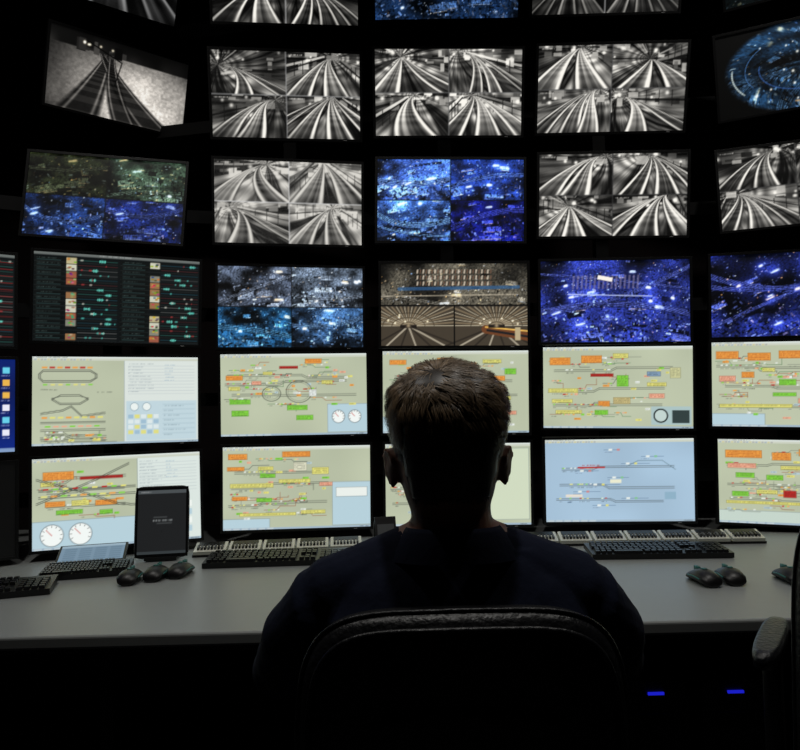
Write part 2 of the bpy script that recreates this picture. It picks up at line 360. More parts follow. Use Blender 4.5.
def tracks(seed,h,w,vx=.5,vy=.1,curve=0.,width=.9,n=3,hi=1.,bgl=.3,soft=1.,split=0.):
    """tunnel CCTV: several track pairs curving to a vanishing point, radiating wall light"""
    rng=np.random.default_rng(seed);yy,xx=np.mgrid[0:h,0:w];yy=(yy+.5)/h;xx=(xx+.5)/w
    dy=yy-vy;t=np.clip(dy/(1-vy),1e-3,1)
    cx=vx+curve*(t**.55-.35*t)*.62
    ang=np.arctan2(dy,xx-vx);rad=np.hypot(dy,xx-vx)
    wall=.55*n1(rng,ang+.25*rad*curve,5)+.30*n1(rng,ang+.3*rad*curve,17)+.15*n1(rng,ang,40)
    wall=np.clip((wall-.28)*2.0,0.04,1)*(.4+.9*noise(rng,4,3,h,w))*bgl*2.2
    wall*=.75+.25*np.sin(9/(rad+.12))
    c=Cv(arr=np.repeat(wall[...,None],3,2),h=h,w=w,uw=80.)
    for k in range(9):
        x=rng.choice([rng.uniform(0,22),rng.uniform(56,80),rng.uniform(20,60)]);y=rng.uniform(-2,vy*45+8);q=rng.uniform(.03,1.)*bgl*2.4
        c.rect(x,y,x+rng.uniform(4,14),y+rng.uniform(2,9),(q,)*3,.8)
    for sd in (0,1):
        if rng.random()<.75:
            x0=0 if sd==0 else 80;x1=vx*80+(-9 if sd==0 else 9);q=rng.uniform(.2,.95)*hi
            y0=rng.uniform(4,24);y1=vy*45+rng.uniform(-1,3)
            c.line(x0,y0,x1,y1,rng.uniform(1.,3.5),(q,)*3,.85);c.line(x0,y0+4.5,x1,y1+1.2,rng.uniform(.8,2.2),(.03,)*3,.85)
            for q in range(4): xx_=x0+(x1-x0)*q/4.5;c.line(xx_,y0-6,xx_,y0+12-q*2,.9,(.05,)*3,.85)
    for k in range(4):
        a_=rng.uniform(-2.8,-.3);r0,r1=rng.uniform(5,12),rng.uniform(20,50)
        c.line(vx*80+r0*math.cos(a_),vy*45+r0*math.sin(a_),vx*80+r1*math.cos(a_),vy*45+r1*math.sin(a_),rng.uniform(.5,1.4),(rng.uniform(.5,1)*hi,)*3,.8)
    for k in range(4): c.glow(rng.uniform(0,80),rng.uniform(0,14),rng.uniform(1,2.4),(hi*.8,)*3)
    g=np.clip(c.a[...,0],0,1)
    below=np.clip(dy*28,0,1)
    for k in range(n):
        of=(k-(n-1)/2)*(1.0/n)*1.5
        cc=cx+of*width*t**(.9)+ (split if k==n-1 else 0)*t*t
        hw=width*.60/n*t+.006
        s=(xx-cc)/hw
        m=np.clip((1.05-np.abs(s))*4,0,1)*below
        tie=.5+.5*np.sin(17/(t+.05)+k);tex=.6*n1(rng,s,3.)+.4*n1(rng,s,8)
        body=(.02+1.0*tex**1.6+.12*tie*(np.abs(s)<.8))*(.6+.5*(1-t)+.25*noise(rng,3,3,h,w))
        rail=np.exp(-((np.abs(s)-.70)/.12)**2)
        val=np.clip(body*.75+rail*.85,0,1.1)*hi
        shade=.5*np.exp(-((np.abs(s)-1.0)/.14)**2)
        g=g*(1-m)+m*np.clip(val-shade,0.02,1.2)
    vig=np.exp(-(((xx-vx)/.75)**2+((yy-vy-.35)/.70)**2))
    out=g*(.55+.80*vig)+(rng.random((h,w))-.5)*.04
    out=np.clip(out*1.08,0,1)**(1.0/soft)
    out=(2*out+np.roll(out,1,1)+np.roll(out,1,0))/4
    return np.repeat(np.clip(out,0.012,.97)[...,None],3,2)
def quad(parts,gap=(.25,)*3,tint=(1,1,1),g=1):
    a=np.zeros((H,W,3));h,w=H//2,W//2
    for k,pt in enumerate(parts):
        y,x=(k//2)*h,(k%2)*w
        a[y:y+h,x:x+w]=pt[:h,:w]
    a=a*np.array(tint)*g
    a[h-1:h+1]=gap;a[:,w-1:w+1]=gap
    return a
h2,w2=H//2,W//2
def bwquad(seed,P,gap=(.75,)*3,bgl=.3,hi=1.,soft=1.,g=1.):
    rng=np.random.default_rng(seed);ps=[]
    for k,(vx,vy,cv,wd,n,sp) in enumerate(P):
        a=tracks(seed*10+k,h2,w2,vx=vx,vy=vy,curve=cv,width=wd,n=n,hi=hi,bgl=bgl,soft=soft,split=sp)
        c=Cv(arr=a,h=h2,w=w2,uw=80.);c.text(3,2.5,14,(.9,.9,.9),rng,1.4,.8);ps.append(c.a)
    return quad(ps,gap,(1,.985,.95),g)
scr[1,2]=bwquad(12,[(.10,.34,1.3,.5,2,.2),(.62,.12,-.5,.7,2,0),(.85,.10,-1.1,.8,2,-.2),(.65,.0,-.5,1.5,4,0)],gap=(.6,)*3,bgl=.34,hi=.85,soft=1.05)
scr[1,3]=bwquad(13,[(.35,.18,.2,.8,2,.35),(.12,.05,1.3,.55,3,.2),(.55,.05,-.5,.6,1,.2),(.30,.05,.6,1.1,3,0)],gap=(.4,)*3,bgl=.42,hi=1.,soft=1.12)
scr[1,4]=bwquad(14,[(.6,.05,-.5,.9,2,0),(.5,.34,.3,.9,2,0),(.85,.0,-1.0,.9,3,-.2),(.10,.18,1.2,.6,2,.3)],gap=(.3,)*3,bgl=.34,hi=.98,soft=1.08)
scr[2,2]=bwquad(22,[(.7,.1,-.9,.8,2,.2),(.45,.0,.3,.9,2,0),(.2,.15,1.0,.7,2,.4),(.6,.1,-.5,.7,2,0)],gap=(.8,)*3,bgl=.5,hi=.80,soft=2.0,g=.86)
scr[2,4]=bwquad(24,[(.9,.05,-1.3,.8,2,-.2),(.45,.05,.7,1.0,3,0),(.4,.25,.2,1.0,3,.2),(.75,.0,-.8,1.2,3,0)],gap=(.22,)*3,bgl=.32,hi=1.05,soft=1.05)
scr[2,5]=bwquad(25,[(.8,.1,-1.1,.7,2,0),(.2,.1,1.0,.7,2,0),(.2,.1,.8,1.0,3,0),(.6,.1,-.4,.9,2,0)],gap=(.2,)*3,bgl=.34,hi=.85)
scr[0,1]=tracks(101,H,W,bgl=.10,hi=.4);scr[0,2]=bwquad(2,[(.5,.1,.3,.8,2,0)]*2+[(.8,.1,-.9,.8,2,0),(.2,.1,1.0,.8,3,0)],bgl=.24,hi=.75);scr[0,4]=bwquad(4,[(.5,.1,.3,.8,2,0)]*2+[(.6,.1,-.3,.8,3,0),(.3,.1,.6,.8,3,0)],bgl=.16,hi=.45)
def single():
    h,w_=H,W;rng=np.random.default_rng(11);yy,xx=YN,XN
    vy=.20;t=np.clip((yy-vy)/(1-vy),1e-3,1)
    g=(.40+.22*noise(rng,6,5)+.2*noise(rng,60,40)+.16*rng.random((h,w_)))*np.exp(-(((xx-.62)/.55)**2+((yy-.75)/.70)**2))*1.35
    g=np.where(yy<vy,.03+.12*noise(rng,12,5)*(yy/vy),g)
    for (a0,a1,a2,wd) in ((.40,-.14,-.04,.085),(.36,.26,.16,.085),(.43,.0,.12,.05)):
        cx=a0+a1*t+a2*t*t;s=(xx-cx)/(wd*t+.012)
        m=np.clip((1.7-abs(s))*2.5,0,1)*(yy>vy)
        tie=.5+.5*np.sign(np.sin(24/(t+.12)))
        g=g*(1-m*.9)+m*.9*(.03+.07*tie)
        g=g+np.exp(-((abs(s)-1)/.13)**2)*(yy>vy)*.5*(.5+.5*(1-t))
    c=Cv(arr=np.repeat(g[...,None],3,2))
    for k in range(14): x=rng.uniform(20,80);c.rect(x,rng.uniform(5,14),x+rng.uniform(3,10),rng.uniform(15,22),(rng.uniform(.02,.25),)*3)
    for k in range(6): c.glow(34+rng.uniform(0,40),9+rng.uniform(0,3),1.3,(.9,.88,.8))
    c.line(40,8,80,22,1.5,(.02,)*3);c.line(80,22,74,50,1.2,(.03,)*3)
    return np.clip(c.a*(1,.97,.93),.01,.95)
scr[1,1]=single()
def night(seed,h=H,w_=W,tint=(.12,.22,.62),gain=1.,warm=.25,nl=150,blocks=900,roads=2,flood=5,lit=1.):
    """aerial night view of a lit rail yard / city blocks"""
    rng=np.random.default_rng(seed);uw,uh=w_/2.4,h/2.4
    tint=np.array(tint)
    big=noise(rng,3,2,h,w_);mid=noise(rng,8,6,h,w_)
    base=np.clip(.5*big+.5*mid,0,1)
    c=Cv(arr=tint*(np.clip(base*1.7-.35,.05,1.))[...,None]*lit,h=h,w=w_,uw=uw)
    area=uw*uh/(160*90.);a0=rng.uniform(-.35,.15)
    sq=lambda x:a0+(x/uw-.5)*.7
    # large halls with ribbed roofs, plazas
    for k in range(int(22*area)+4):
        x,y=rng.uniform(0,uw),rng.uniform(0,uh);s_=.5+.9*y/uh;L=rng.uniform(8,20)*s_;an=sq(x)*.7
        v=rng.choice([.10,.25,.8,1.1]);col=tuple(np.clip(tint*v+(.10*v if v>.5 else 0),0,1))
        wd=rng.uniform(2.5,6.5)*s_
        c.obox(x,y,L,wd,an,col,.85)
        if v>.5:
            for q in range(int(L/1.3)):
                o=(q*1.3-L/2);c.obox(x+o*math.cos(an),y+o*math.sin(an),.45,wd,an,tuple(np.clip(tint*v*1.5+.22,0,1)),.6)
            c.obox(x,y+wd*.5,L,.5,an,(.8,.88,1) if rng.random()>warm else (1,.85,.6),.7)
    for k in range(roads):
        x0,y0=-6,rng.uniform(.1,1.)*uh;x1,y1=uw+6,rng.uniform(0,.9)*uh;mx,my=rng.uniform(.3,.7)*uw,rng.uniform(.0,1.0)*uh
        B_=[((1-t)**2*x0+2*t*(1-t)*mx+t*t*x1,(1-t)**2*y0+2*t*(1-t)*my+t*t*y1) for t in np.linspace(0,1,20)]
        nb=int(rng.integers(2,6))
        c.pl(B_,nb*1.3,tuple(np.clip(tint*.4,0,1)),.8)
        for q in range(nb): c.pl([(a,b_+(q-nb/2)*1.25) for a,b_ in B_],.35,tuple(np.clip(tint*1.1+.28,0,1)),.8)
    for k in range(int(blocks*area)+20):
        x,y=rng.uniform(0,uw),rng.uniform(0,uh);s_=.5+.9*y/uh
        d=base[min(h-1,int(y*2.4)),min(w_-1,int(x*2.4))]
        L=rng.uniform(.6,4.0)*s_;an=sq(x)+(math.pi/2*.85 if rng.random()<.4 else 0)
        v=(rng.random()**1.2)*(.30+1.3*d)
        if rng.random()<.42: col=tint*.08
        else:
            grey=np.array([.75,.83,.97]) if rng.random()>warm*.7 else np.array([.95,.75,.50])
            col=np.clip(tint*1.1*v+grey*v*.5,0,1)
        c.obox(x,y,L,rng.uniform(.4,1.8)*s_,an,tuple(col),.9)
    sp=noise(rng,int(uw*.9),int(uh*.9),h,w_)
    c.a*=(.55+.9*sp)[...,None]
    for k in range(nl):
        x,y=rng.uniform(0,uw),rng.uniform(0,uh)*.95;q=rng.random()
        col=(1,.72,.42) if q<warm else ((.9,.95,1) if q<.8 else (.45,.65,1))
        c.glow(x,y,rng.uniform(.3,.7),col,rng.uniform(.4,1.1))
    for k in range(flood):
        x,y=rng.uniform(.05,.95)*uw,rng.uniform(.05,.9)*uh;L=rng.uniform(2,9);an=sq(x)
        col=(.85,.92,1) if rng.random()>warm else (1,.85,.6)
        for q in range(5): c.glow(x+L*q/4,y+L*math.sin(an)*q/4,rng.uniform(.7,1.5),col,.6)
        c.obox(x+L/2,y-1,L,1.,an,col,.7);c.glow(x+L/2,y,rng.uniform(5,9),tuple(tint*1.2),.35)
    return np.clip(c.a*gain,.005,.98)
def nq(seed,spec,gap=(.02,)*3): return quad([night(seed*10+i,h2,w2,**k) for i,k in enumerate(spec)],gap)
scr[2,1]=nq(21,[dict(tint=(.24,.28,.17),nl=14,warm=.8,gain=.66,flood=1,roads=1),dict(tint=(.30,.40,.32),nl=20,warm=.6,gain=.85,flood=3,roads=1),dict(tint=(.16,.30,.62),nl=24,gain=.95,flood=3,roads=1),dict(tint=(.12,.20,.54),nl=24,gain=.92,flood=2,roads=1)])
scr[2,3]=nq(23,[dict(tint=(.28,.44,.86),nl=24,gain=1.2,flood=3,roads=1,lit=1.15),dict(tint=(.18,.32,.78),nl=26,flood=4,roads=1,gain=1.15),dict(tint=(.30,.50,.92),nl=18,gain=1.2,flood=2,roads=2,lit=1.2),dict(tint=(.10,.15,.70),nl=16,flood=1,gain=1.05,roads=1)])
scr[3,2]=nq(32,[dict(tint=(.38,.43,.52),nl=16,flood=2,roads=1,gain=1.05),dict(tint=(.42,.48,.56),nl=18,flood=3,roads=1,gain=1.1),dict(tint=(.18,.46,.70),nl=14,flood=2,roads=1,gain=1.1),dict(tint=(.26,.42,.62),nl=16,flood=3,roads=1,gain=1.1)])
scr[3,4]=night(34,tint=(.18,.24,.64),nl=100,warm=.25,flood=10,roads=3,gain=1.12)
scr[3,5]=night(35,tint=(.16,.22,.62),nl=100,warm=.3,flood=9,roads=3,gain=1.12)
c=Cv(arr=scr[3,4])
for k in range(16): c.obox(36+k*4.6,24,2.0,15,.08,(.56,.52,.64),.55)
c.line(30,37,120,40,1.2,(.75,.8,.97),.85);c.obox(70,20,16,4.5,.2,(.97,.94,.90))
def r33():
    a=night(33,tint=(.42,.40,.35),nl=50,warm=.7,gain=1.05,flood=4,roads=1);c=Cv(arr=a);rng=np.random.default_rng(8)
    for r_ in range(3):
        for k in range(26): c.obox(40+k*3.2,9+r_*6.5,1.6,4.6,.15,(.40,.30,.24) if k%2 else (.84,.78,.70),.85)
    c.line(20,28,150,26,3.6,(.18,.36,.56),.7);c.line(0,36,150,34,1,(.85,.8,.7),.7)
    for half in (0,1):
        ox=half*80;c.rect(ox,46,ox+80,90,(.26,.23,.19));vx,vy=ox+(30 if half==0 else 46),68
        for k in range(27):
            an=math.pi*(1.0+k/26.);ux,uy=math.cos(an),math.sin(an)*.6
            lx=(ox+80-vx) if ux>0 else (vx-ox)
            m=min(lx/max(abs(ux),1e-3),22/max(abs(uy),1e-3))
            c.line(vx+5*ux,vy+5*uy,vx+m*ux,vy+m*uy,1.7 if k%2 else .8,(.50,.44,.35) if k%2 else (.78,.74,.64),.9)
        for q in range(3): c.pl([(vx+(8+q*10)*math.cos(b_),vy+(8+q*10)*.5*math.sin(b_)) for b_ in np.linspace(math.pi,2*math.pi,14)],.8,(.22,.19,.15),.8)
        c.rect(ox,46,ox+80,47,(.1,.1,.1))
        for k in range(7):
            xe=ox-10+k*16;c.line(vx,vy,xe,90,1.8,(.72,.68,.60) if k%2 else (.16,.14,.12),.85)
        if half: c.line(ox+34,72,ox+80,80,9,(.42,.25,.15));c.line(ox+34,69.5,ox+80,74,1.6,(.92,.72,.35));c.line(ox+36,73,ox+80,80,2.5,(.12,.12,.13));c.rect(ox+66,70,ox+72,84,(.72,.66,.52))
        c.rect(vx-9,vy-1,vx+9,vy+2.5,(.12,.10,.09));c.glow(vx,vy,2.2,(.5,.45,.35))
        for q in range(6): c.glow(vx+rng.uniform(-28,28),vy-rng.uniform(0,12),.9,(1,.9,.7))
    c.rect(0,45,160,46.2,(.02,)*3);c.rect(79.3,46,80.7,90,(.02,)*3)
    return np.clip(c.a,0,.95)
scr[3,3]=r33()
def r15():
    a=night(15,tint=(.14,.26,.36),nl=150,warm=.6,gain=.95,flood=9,roads=5,blocks=1100)
    u=(XN-.56)/.52;v=(YN-.5)/.55;q=np.hypot(u,v);an=np.arctan2(v,u)+.5*q
    # circular re-mapping: radius and angle of the dome view
    rr=.10+.40*q**.8
    sx=np.clip(((.5+np.cos(an)*rr)*W).astype(int),0,W-1);sy=np.clip(((.5+np.sin(an)*rr)*H).astype(int),0,H-1)
    a=a[sy,sx]*np.array([.9,1,1.1])
    band=.35+.65*np.clip(np.abs(np.sin(q*7+an*.7)),0,1)
    a=a*(np.clip((1-q)*14,0,1)*band)[...,None]
    rng=np.random.default_rng(4);c=Cv(arr=a)
    for k in range(9):
        rr_=rng.uniform(14,42);a1=rng.uniform(-3,3);L=rng.uniform(.5,1.6);col=[(.75,.80,.78),(.30,.50,.75),(.75,.55,.30),(.2,.35,.6)][k%4]
        c.pl([(89+rr_*1.8*math.cos(b_),45+rr_*math.sin(b_)) for b_ in np.linspace(a1,a1+L,14)],rng.uniform(.6,2.2),col,.7)
    for k in range(16):
        rr_=rng.uniform(6,42);a1=rng.uniform(0,6.28);c.glow(89+rr_*1.8*math.cos(a1),45+rr_*math.sin(a1),rng.uniform(.6,1.5),(.95,.9,.8))
    return np.clip(c.a,.01,.95)
scr[1,5]=r15();scr[0,3]=night(3,tint=(.14,.28,.5),gain=.85);scr[0,5]=night(6,tint=(.06,.16,.18),gain=.6,nl=60)
# ------------------------------------------------------------ monitor meshes
GW,GH=192,108;SWd,SHt=.53,.298
def grid_mesh(name,nw,nh,sw,sh):
    xs=np.linspace(-sw/2,sw/2,nw);zs=np.linspace(-sh/2,sh/2,nh)
    v=np.zeros((nh,nw,3));v[...,0]=xs[None];v[...,2]=zs[:,None]
    i=np.arange((nh-1)*(nw-1));r=i//(nw-1);c_=i%(nw-1);k=r*nw+c_
    fc=np.stack([k,k+1,k+nw+1,k+nw],1)
    me=bpy.data.meshes.new(name)
    me.vertices.add(nw*nh);me.vertices.foreach_set('co',v.ravel())
    me.loops.add(len(fc)*4);me.loops.foreach_set('vertex_index',fc.ravel().astype(np.int32))
    me.polygons.add(len(fc));me.polygons.foreach_set('loop_start',(np.arange(len(fc))*4).astype(np.int32))
    me.update(calc_edges=True);me.validate()
    me.attributes.new('px','FLOAT_COLOR','POINT')
    me.materials.append(M_screen)
    return me
def paint(me,arr,nw,nh,gain=1.):
    a=arr[:nh*2,:nw*2].reshape(nh,2,nw,2,3).mean((1,3))
    a=s2l(np.clip(a,0,1))*gain
    a=a[::-1]
    col=np.ones((nh,nw,4),np.float32);col[...,:3]=a
    me.attributes['px'].data.foreach_set('color',col.ravel())
base=grid_mesh('screen_grid',GW,GH,SWd,SHt)
def monitor_body():
    k=MB();b_=.0095;t=.018
    for sx in (-1,1): k.box((sx*(SWd/2+b_/2),.004,0),(b_,t,SHt+2*b_))
    for sz in (-1,1): k.box((0,.004,sz*(SHt/2+b_/2)),(SWd,t,b_))
    k.box((0,.018,0),(SWd+2*b_,.024,SHt+2*b_))
    r1=[(x,.030,z) for x,z in sring(SWd/2-.01,SHt/2-.01,32,8)];r2=[(x*.8,.052,z*.75) for x,z in sring(SWd/2,SHt/2,32,6)]
    k.loft([r1,r2]);
    k.box((0,.062,0),(.11,.022,.11))
    for dx in (-.04,.04):
        for dz in (-.04,.04): k.box((dx,.075,dz),(.012,.006,.012),1)
    k.box((0,.085,0),(.12,.006,.12),1);k.box((0,.115,0),(.05,.06,.04),1)
    k.box((.21,-.0052,-SHt/2-b_/2),(.012,.0006,.002),2)
    return k
MON=[(0,1,-1.10,2.70,2.99,34,20,2),(0,2,-.384,2.498,2.792,4,14.5,1),(0,3,.207,2.518,2.807,0,15.5,.4),(0,4,.782,2.476,2.791,-2,16,.6),(0,5,1.47,2.42,2.83,-24,18,-2),
(1,1,-1.10,2.78,2.555,36,12,2.6),(1,2,-.386,2.493,2.360,6,10.8,.3),(1,3,.201,2.494,2.356,2,11.1,.4),(1,4,.792,2.502,2.360,-2,14,.9),(1,5,1.465,2.49,2.43,-20,12,-2.5),
(2,1,-1.02,2.44,1.985,8,-6,3.6),(2,2,-.390,2.535,1.980,9,4.1,.6),(2,3,.199,2.517,1.970,0,0,1.6),(2,4,.792,2.531,1.979,-4,4,1.8),(2,5,1.475,2.545,2.01,-13,1.6,-2),
(3,0,-1.467,2.118,1.606,36,0,.5),(3,1,-.962,2.402,1.619,19.6,1.8,1.5),(3,2,-.396,2.587,1.604,10,.1,.7),(3,3,.203,2.528,1.591,.5,.5,1.2),(3,4,.788,2.540,1.591,-5.5,.1,1.4),(3,5,1.406,2.493,1.595,-15,1.1,1.2),
(4,0,-1.467,2.118,1.265,36,0,.5),(4,1,-.974,2.413,1.273,18.7,-.3,.6),(4,2,-.389,2.570,1.280,5.9,1.0,.5),(4,3,.201,2.551,1.275,-.9,1.0,1.1),(4,4,.793,2.563,1.277,-7.8,1.5,1.3),(4,5,1.370,2.437,1.272,-14.4,.5,1.5),
(5,0,-1.467,2.118,.930,36,0,.5),(5,1,-.962,2.383,.936,16.6,-3,-.3),(5,2,-.383,2.559,.942,6.4,.6,.8),(5,3,.203,2.571,.937,.8,.6,.8),(5,4,.784,2.543,.941,-2.8,2,.5),(5,5,1.402,2.483,.924,-16,-4,1.5)]
body0=None
M_ledw=mat('monitor_led',(.8,.8,.8),.4)
for (r,c_,x,y,z,yw,ti,ro) in MON:
    e=empty('computer_monitor',(x,y,z))
    Rm=Matrix.Rotation(D2R(yw),4,'Z')@Matrix.Rotation(D2R(ti),4,'X')@Matrix.Rotation(D2R(ro),4,'Y')
    e.matrix_world=Matrix.Translation((x,y,z))@Rm
    if body0 is None:
        o=monitor_body().obj('housing',[M_bezel,M_rack,M_ledw],e,bevel=.002);body0=o
    else:
        o=body0.copy();link(o,e)
    me=base.copy();paint(me,scr[r,c_],GW,GH)
    s=bpy.data.objects.new('screen',me);link(s,e)
bpy.data.meshes.remove(base)
# rack behind monitors (stands on the desk top)
k=MB()
posts=[(-1.60,2.33),(-1.08,2.63),(-.42,2.80),(.20,2.80),(.82,2.80),(1.50,2.73)]
for i,(x,y) in enumerate(posts):
    zt=3.05 if i not in (0,1) else 2.12
    k.box((x,y,(.752+zt)/2),(.05,.05,zt-.752));k.box((x,y,.757),(.2,.14,.01))
k.box((-1.22,2.97,1.66),(.05,.05,3.2));k.box((-1.22,2.97,.03),(.2,.14,.06))
up=[(-1.22,2.97)]+posts[2:]
for z,ps in ((.93,posts),(1.27,posts),(1.60,posts),(1.98,posts),(2.40,up),(2.82,up)):
    for (a,b_) in zip(ps[:-1],ps[1:]):
        v=Vector((b_[0]-a[0],b_[1]-a[1],0));ang=math.atan2(v.y,v.x)
        k.box(((a[0]+b_[0])/2,(a[1]+b_[1])/2,z),(v.length,.03,.05),rot=Matrix.Rotation(ang,3,'Z'))
k.obj('monitor_rack',[M_rack])
# ------------------------------------------------------------ desk
dk=empty('control_desk')
k=MB();k.box((0,2.2425,.735),(4.0,1.375,.03));k.obj('desktop',[M_desk],dk,bevel=.006)
k=MB()
for x in (-1.97,-.7,1.35,1.97): k.box((x,2.25,.36),(.03,1.2,.72))
k.box((0,2.60,.42),(3.94,.02,.55));k.box((0,1.70,.69),(3.9,.02,.05))
k.obj('desk_frame',[M_deskd],dk)
ZD=.75
def place(name,kb,mats,x,y,rz=0,z=ZD+.0005,bevel=0,smooth=False,rx=0,part='body'):
    e=empty(name,(x,y,z),(rx,0,rz));o=kb.obj(part,mats,e,bevel=bevel,smooth=smooth);return e
def keyboard(L=.44,Dp=.135):
    k=MB()
    rot=Matrix.Rotation(D2R(3),3,'X')
    k.box((0,0,.0125),(L,Dp,.016),0,rot=rot)
    def row(y,x0,x1,n,wide=()):
        st=(x1-x0)/n
        for i in range(n):
            k.box(rot@Vector((x0+st*(i+.5),y,.0245)),(st*.84,.0150,.008),1,taper=.16,rot=rot)
    u=L/.44
    for j in range(6):
        y=-.052+j*.019+(.006 if j==5 else 0);xo=-.21*u
        if j==0:
            row(y,xo,xo+.055*u,3);k.box(rot@Vector((xo+.105*u,y,.0245)),(.092*u,.015,.008),1,taper=.05,rot=rot);row(y,xo+.155*u,xo+.275*u,6)
        else: row(y,xo+(j%3)*.002,xo+.275*u,15 if j<5 else 14)
        if j in(0,3,4,5): row(y,.073*u,.125*u,3)
        if j==1: row(y,.0905*u,.1075*u,1)
        if j<5: row(y,.135*u,.208*u,4)
    return k
KM=[M_black,M_key]
place('keyboard',keyboard(),KM,-1.185,1.90,D2R(17))
place('keyboard',keyboard(.25,.125),KM,-.955,2.125,D2R(14))
place('keyboard',keyboard(),KM,-.40,2.225,D2R(2))
place('keyboard',keyboard(.42),KM,.785,2.20,D2R(-3))
place('keyboard',keyboard(.30),KM,.12,2.19,0)
def mouse():
    k=MB();rings=[]
    prof=[(-.056,.012,.010),(-.05,.024,.022),(-.035,.029,.032),(-.010,.030,.038),(.018,.029,.034),(.040,.027,.024),(.052,.022,.015),(.057,.012,.009)]
    for y,hw,h in prof:
        ring=[]
        for a in range(16):
            t=2*math.pi*a/16;ring.append((hw*math.cos(t),y,max(0.001,h*.5+h*.5*math.sin(t)) if math.sin(t)>0 else h*.5*(1+math.sin(t)*.95)))
        rings.append(ring)
    k.loft(rings,0)
    k.box((0,.030,.031),(.008,.02,.012),1);k.box((0,-.005,.0375),(.012,.012,.003),1)
    k.tube([(0,.055,.008),(.003,.066,.005),(.0,.075,.004)],[.002]*3,8,0)
    for sx in (-1,1):k.tube([(sx*.0285,-.03,.018),(sx*.030,0,.02),(sx*.028,.03,.016)],[.002]*3,8,1)
    return k
for (x,y,a) in ((-.785,2.02,8),(-.722,2.055,2),(-.660,2.085,-4),(.785,1.86,6),(.858,1.87,-4),(1.01,1.855,0)):
    place('computer_mouse',mouse(),[M_black,M_teal],x,y,D2R(a),smooth=True)
# control strips
def strip(n):
    k=MB();rot=Matrix.Rotation(D2R(14),3,'X');step=.112
    for i in range(n):
        cx=(i-(n-1)/2)*step
        k.box(rot@Vector((cx,0,.019)),(.104,.072,.018),0,rot=rot)
        k.box(rot@Vector((cx,.020,.0285)),(.084,.022,.004),1,rot=rot)
        for j in range(8): k.box(rot@Vector((cx-.0385+j*.011,-.012,.031)),(.007,.026,.010),1 if j%2==0 else 2,taper=.2,rot=rot)
    k.box((0,0,.004),(n*step,.078,.008),1)
    return k
place('intercom_panel',strip(5),[M_white,M_black,M_grey],-.42,2.375,D2R(5),bevel=.0)
place('intercom_panel',strip(7),[M_white,M_black,M_grey],.80,2.375,D2R(-3),bevel=.0)
# upright tablet
def tabscreen(parent,sw,sh,arr,loc):
    nw,nh=60,84
    me=grid_mesh('screen',nw,nh,sw,sh);paint(me,arr,nw,nh)
    o=bpy.data.objects.new('screen',me);o.location=loc;link(o,parent)
rng=np.random.default_rng(9)
ct=Cv((.11,.115,.12),h=168,w=120,uw=60.)
ct.rect(0,0,60,5,(.28,.30,.31));ct.text(18,39,24,(.62,.64,.64),rng,2.6,.9);ct.line(20,36,36,36,.7,(.4,.42,.42));ct.line(24,44,42,44,.7,(.4,.42,.42));ct.rect(0,80,60,84,(.2,.22,.23));ct.text(4,2,12,(.7,.7,.7),rng,1.5)
e=empty('tablet_computer',(-.787,2.285,ZD+.001),(D2R(-10),0,D2R(8)))
k=MB();rr=[[(x,yy,z+.122) for x,z in sring(.086*s_,.116*s_,40,10)] for yy,s_ in ((-.004,.985),(-.003,1),(.003,1),(.005,.98))]
k.loft(rr);k.obj('case',[M_grey],e,smooth=False)
k=MB();k.box((0,-.0042,.122),(.166,.001,.224));k.obj('front_glass',[M_black],e)
tabscreen(e,.152,.204,ct.a,(0,-.0052,.122))
k=MB();k.box((0,.020,.010),(.10,.05,.012));k.tube([(0,.04,.012),(0,.015,.09)],[.005,.005],8);k.box((0,-.010,.008),(.10,.02,.010));k.obj('stand',[M_black],e,rot=(D2R(10),0,0))
# lying touch panel
cl=Cv((.42,.52,.60),h=168,w=120,uw=60.)
cl.rect(0,0,60,12,(.55,.64,.70))
for i in range(4):
    for j in range(6): cl.rect(4+i*14,16+j*11,15+i*14,24+j*11,(.37,.47,.55))
e=empty('touch_panel',(-.995,2.255,ZD+.001),(0,0,D2R(14)))
k=MB();rot=Matrix.Rotation(D2R(22),3,'X')
k.box(rot@Vector((0,0,.012))+Vector((0,0,.020)),(.205,.10,.014),0,rot=rot);k.box((0,.02,.016),(.16,.02,.030),0);k.obj('case',[M_black],e,bevel=.002)
nw,nh=60,84;me=grid_mesh('screen',nw,nh,.190,.088);paint(me,cl.a,nw,nh)
o=bpy.data.objects.new('screen',me);link(o,e);v=rot@Vector((0,0,.0196))+Vector((0,0,.020));o.location=v;o.rotation_euler=(D2R(22-90),0,0)
# tent calendar
e=empty('desk_calendar',(-.062,2.34,ZD+.0005),(0,0,D2R(8)))
k=MB();k.box((0,-.026,.058),(.07,.003,.12),0,rot=Matrix.Rotation(D2R(-24),3,'X'));k.box((0,.026,.058),(.07,.003,.12),0,rot=Matrix.Rotation(D2R(24),3,'X'));k.box((0,-.030,.055),(.055,.001,.08),1,rot=Matrix.Rotation(D2R(-24),3,'X'));k.obj('card',[M_black,M_grey],e)
# PCs under desk
for x in (.70,.925):
    e=empty('desktop_computer_tower',(x,2.22,0))
    k=MB();k.box((0,0,.23),(.19,.42,.42),0)
    for sx in(-.07,.07):
        for sy in (-.16,.16):k.box((sx,sy,.01),(.03,.03,.02),0)
    for j in range(5):k.box((0,-.212,.10+j*.03),(.13,.006,.012),1)
    k.box((0,-.213,.33),(.14,.006,.04),1);k.obj('case',[M_black,M_deskd],e,bevel=.004)
    k=MB();k.box((0,-.214,.405),(.045,.006,.007));k.obj('power_light',[M_led],e)
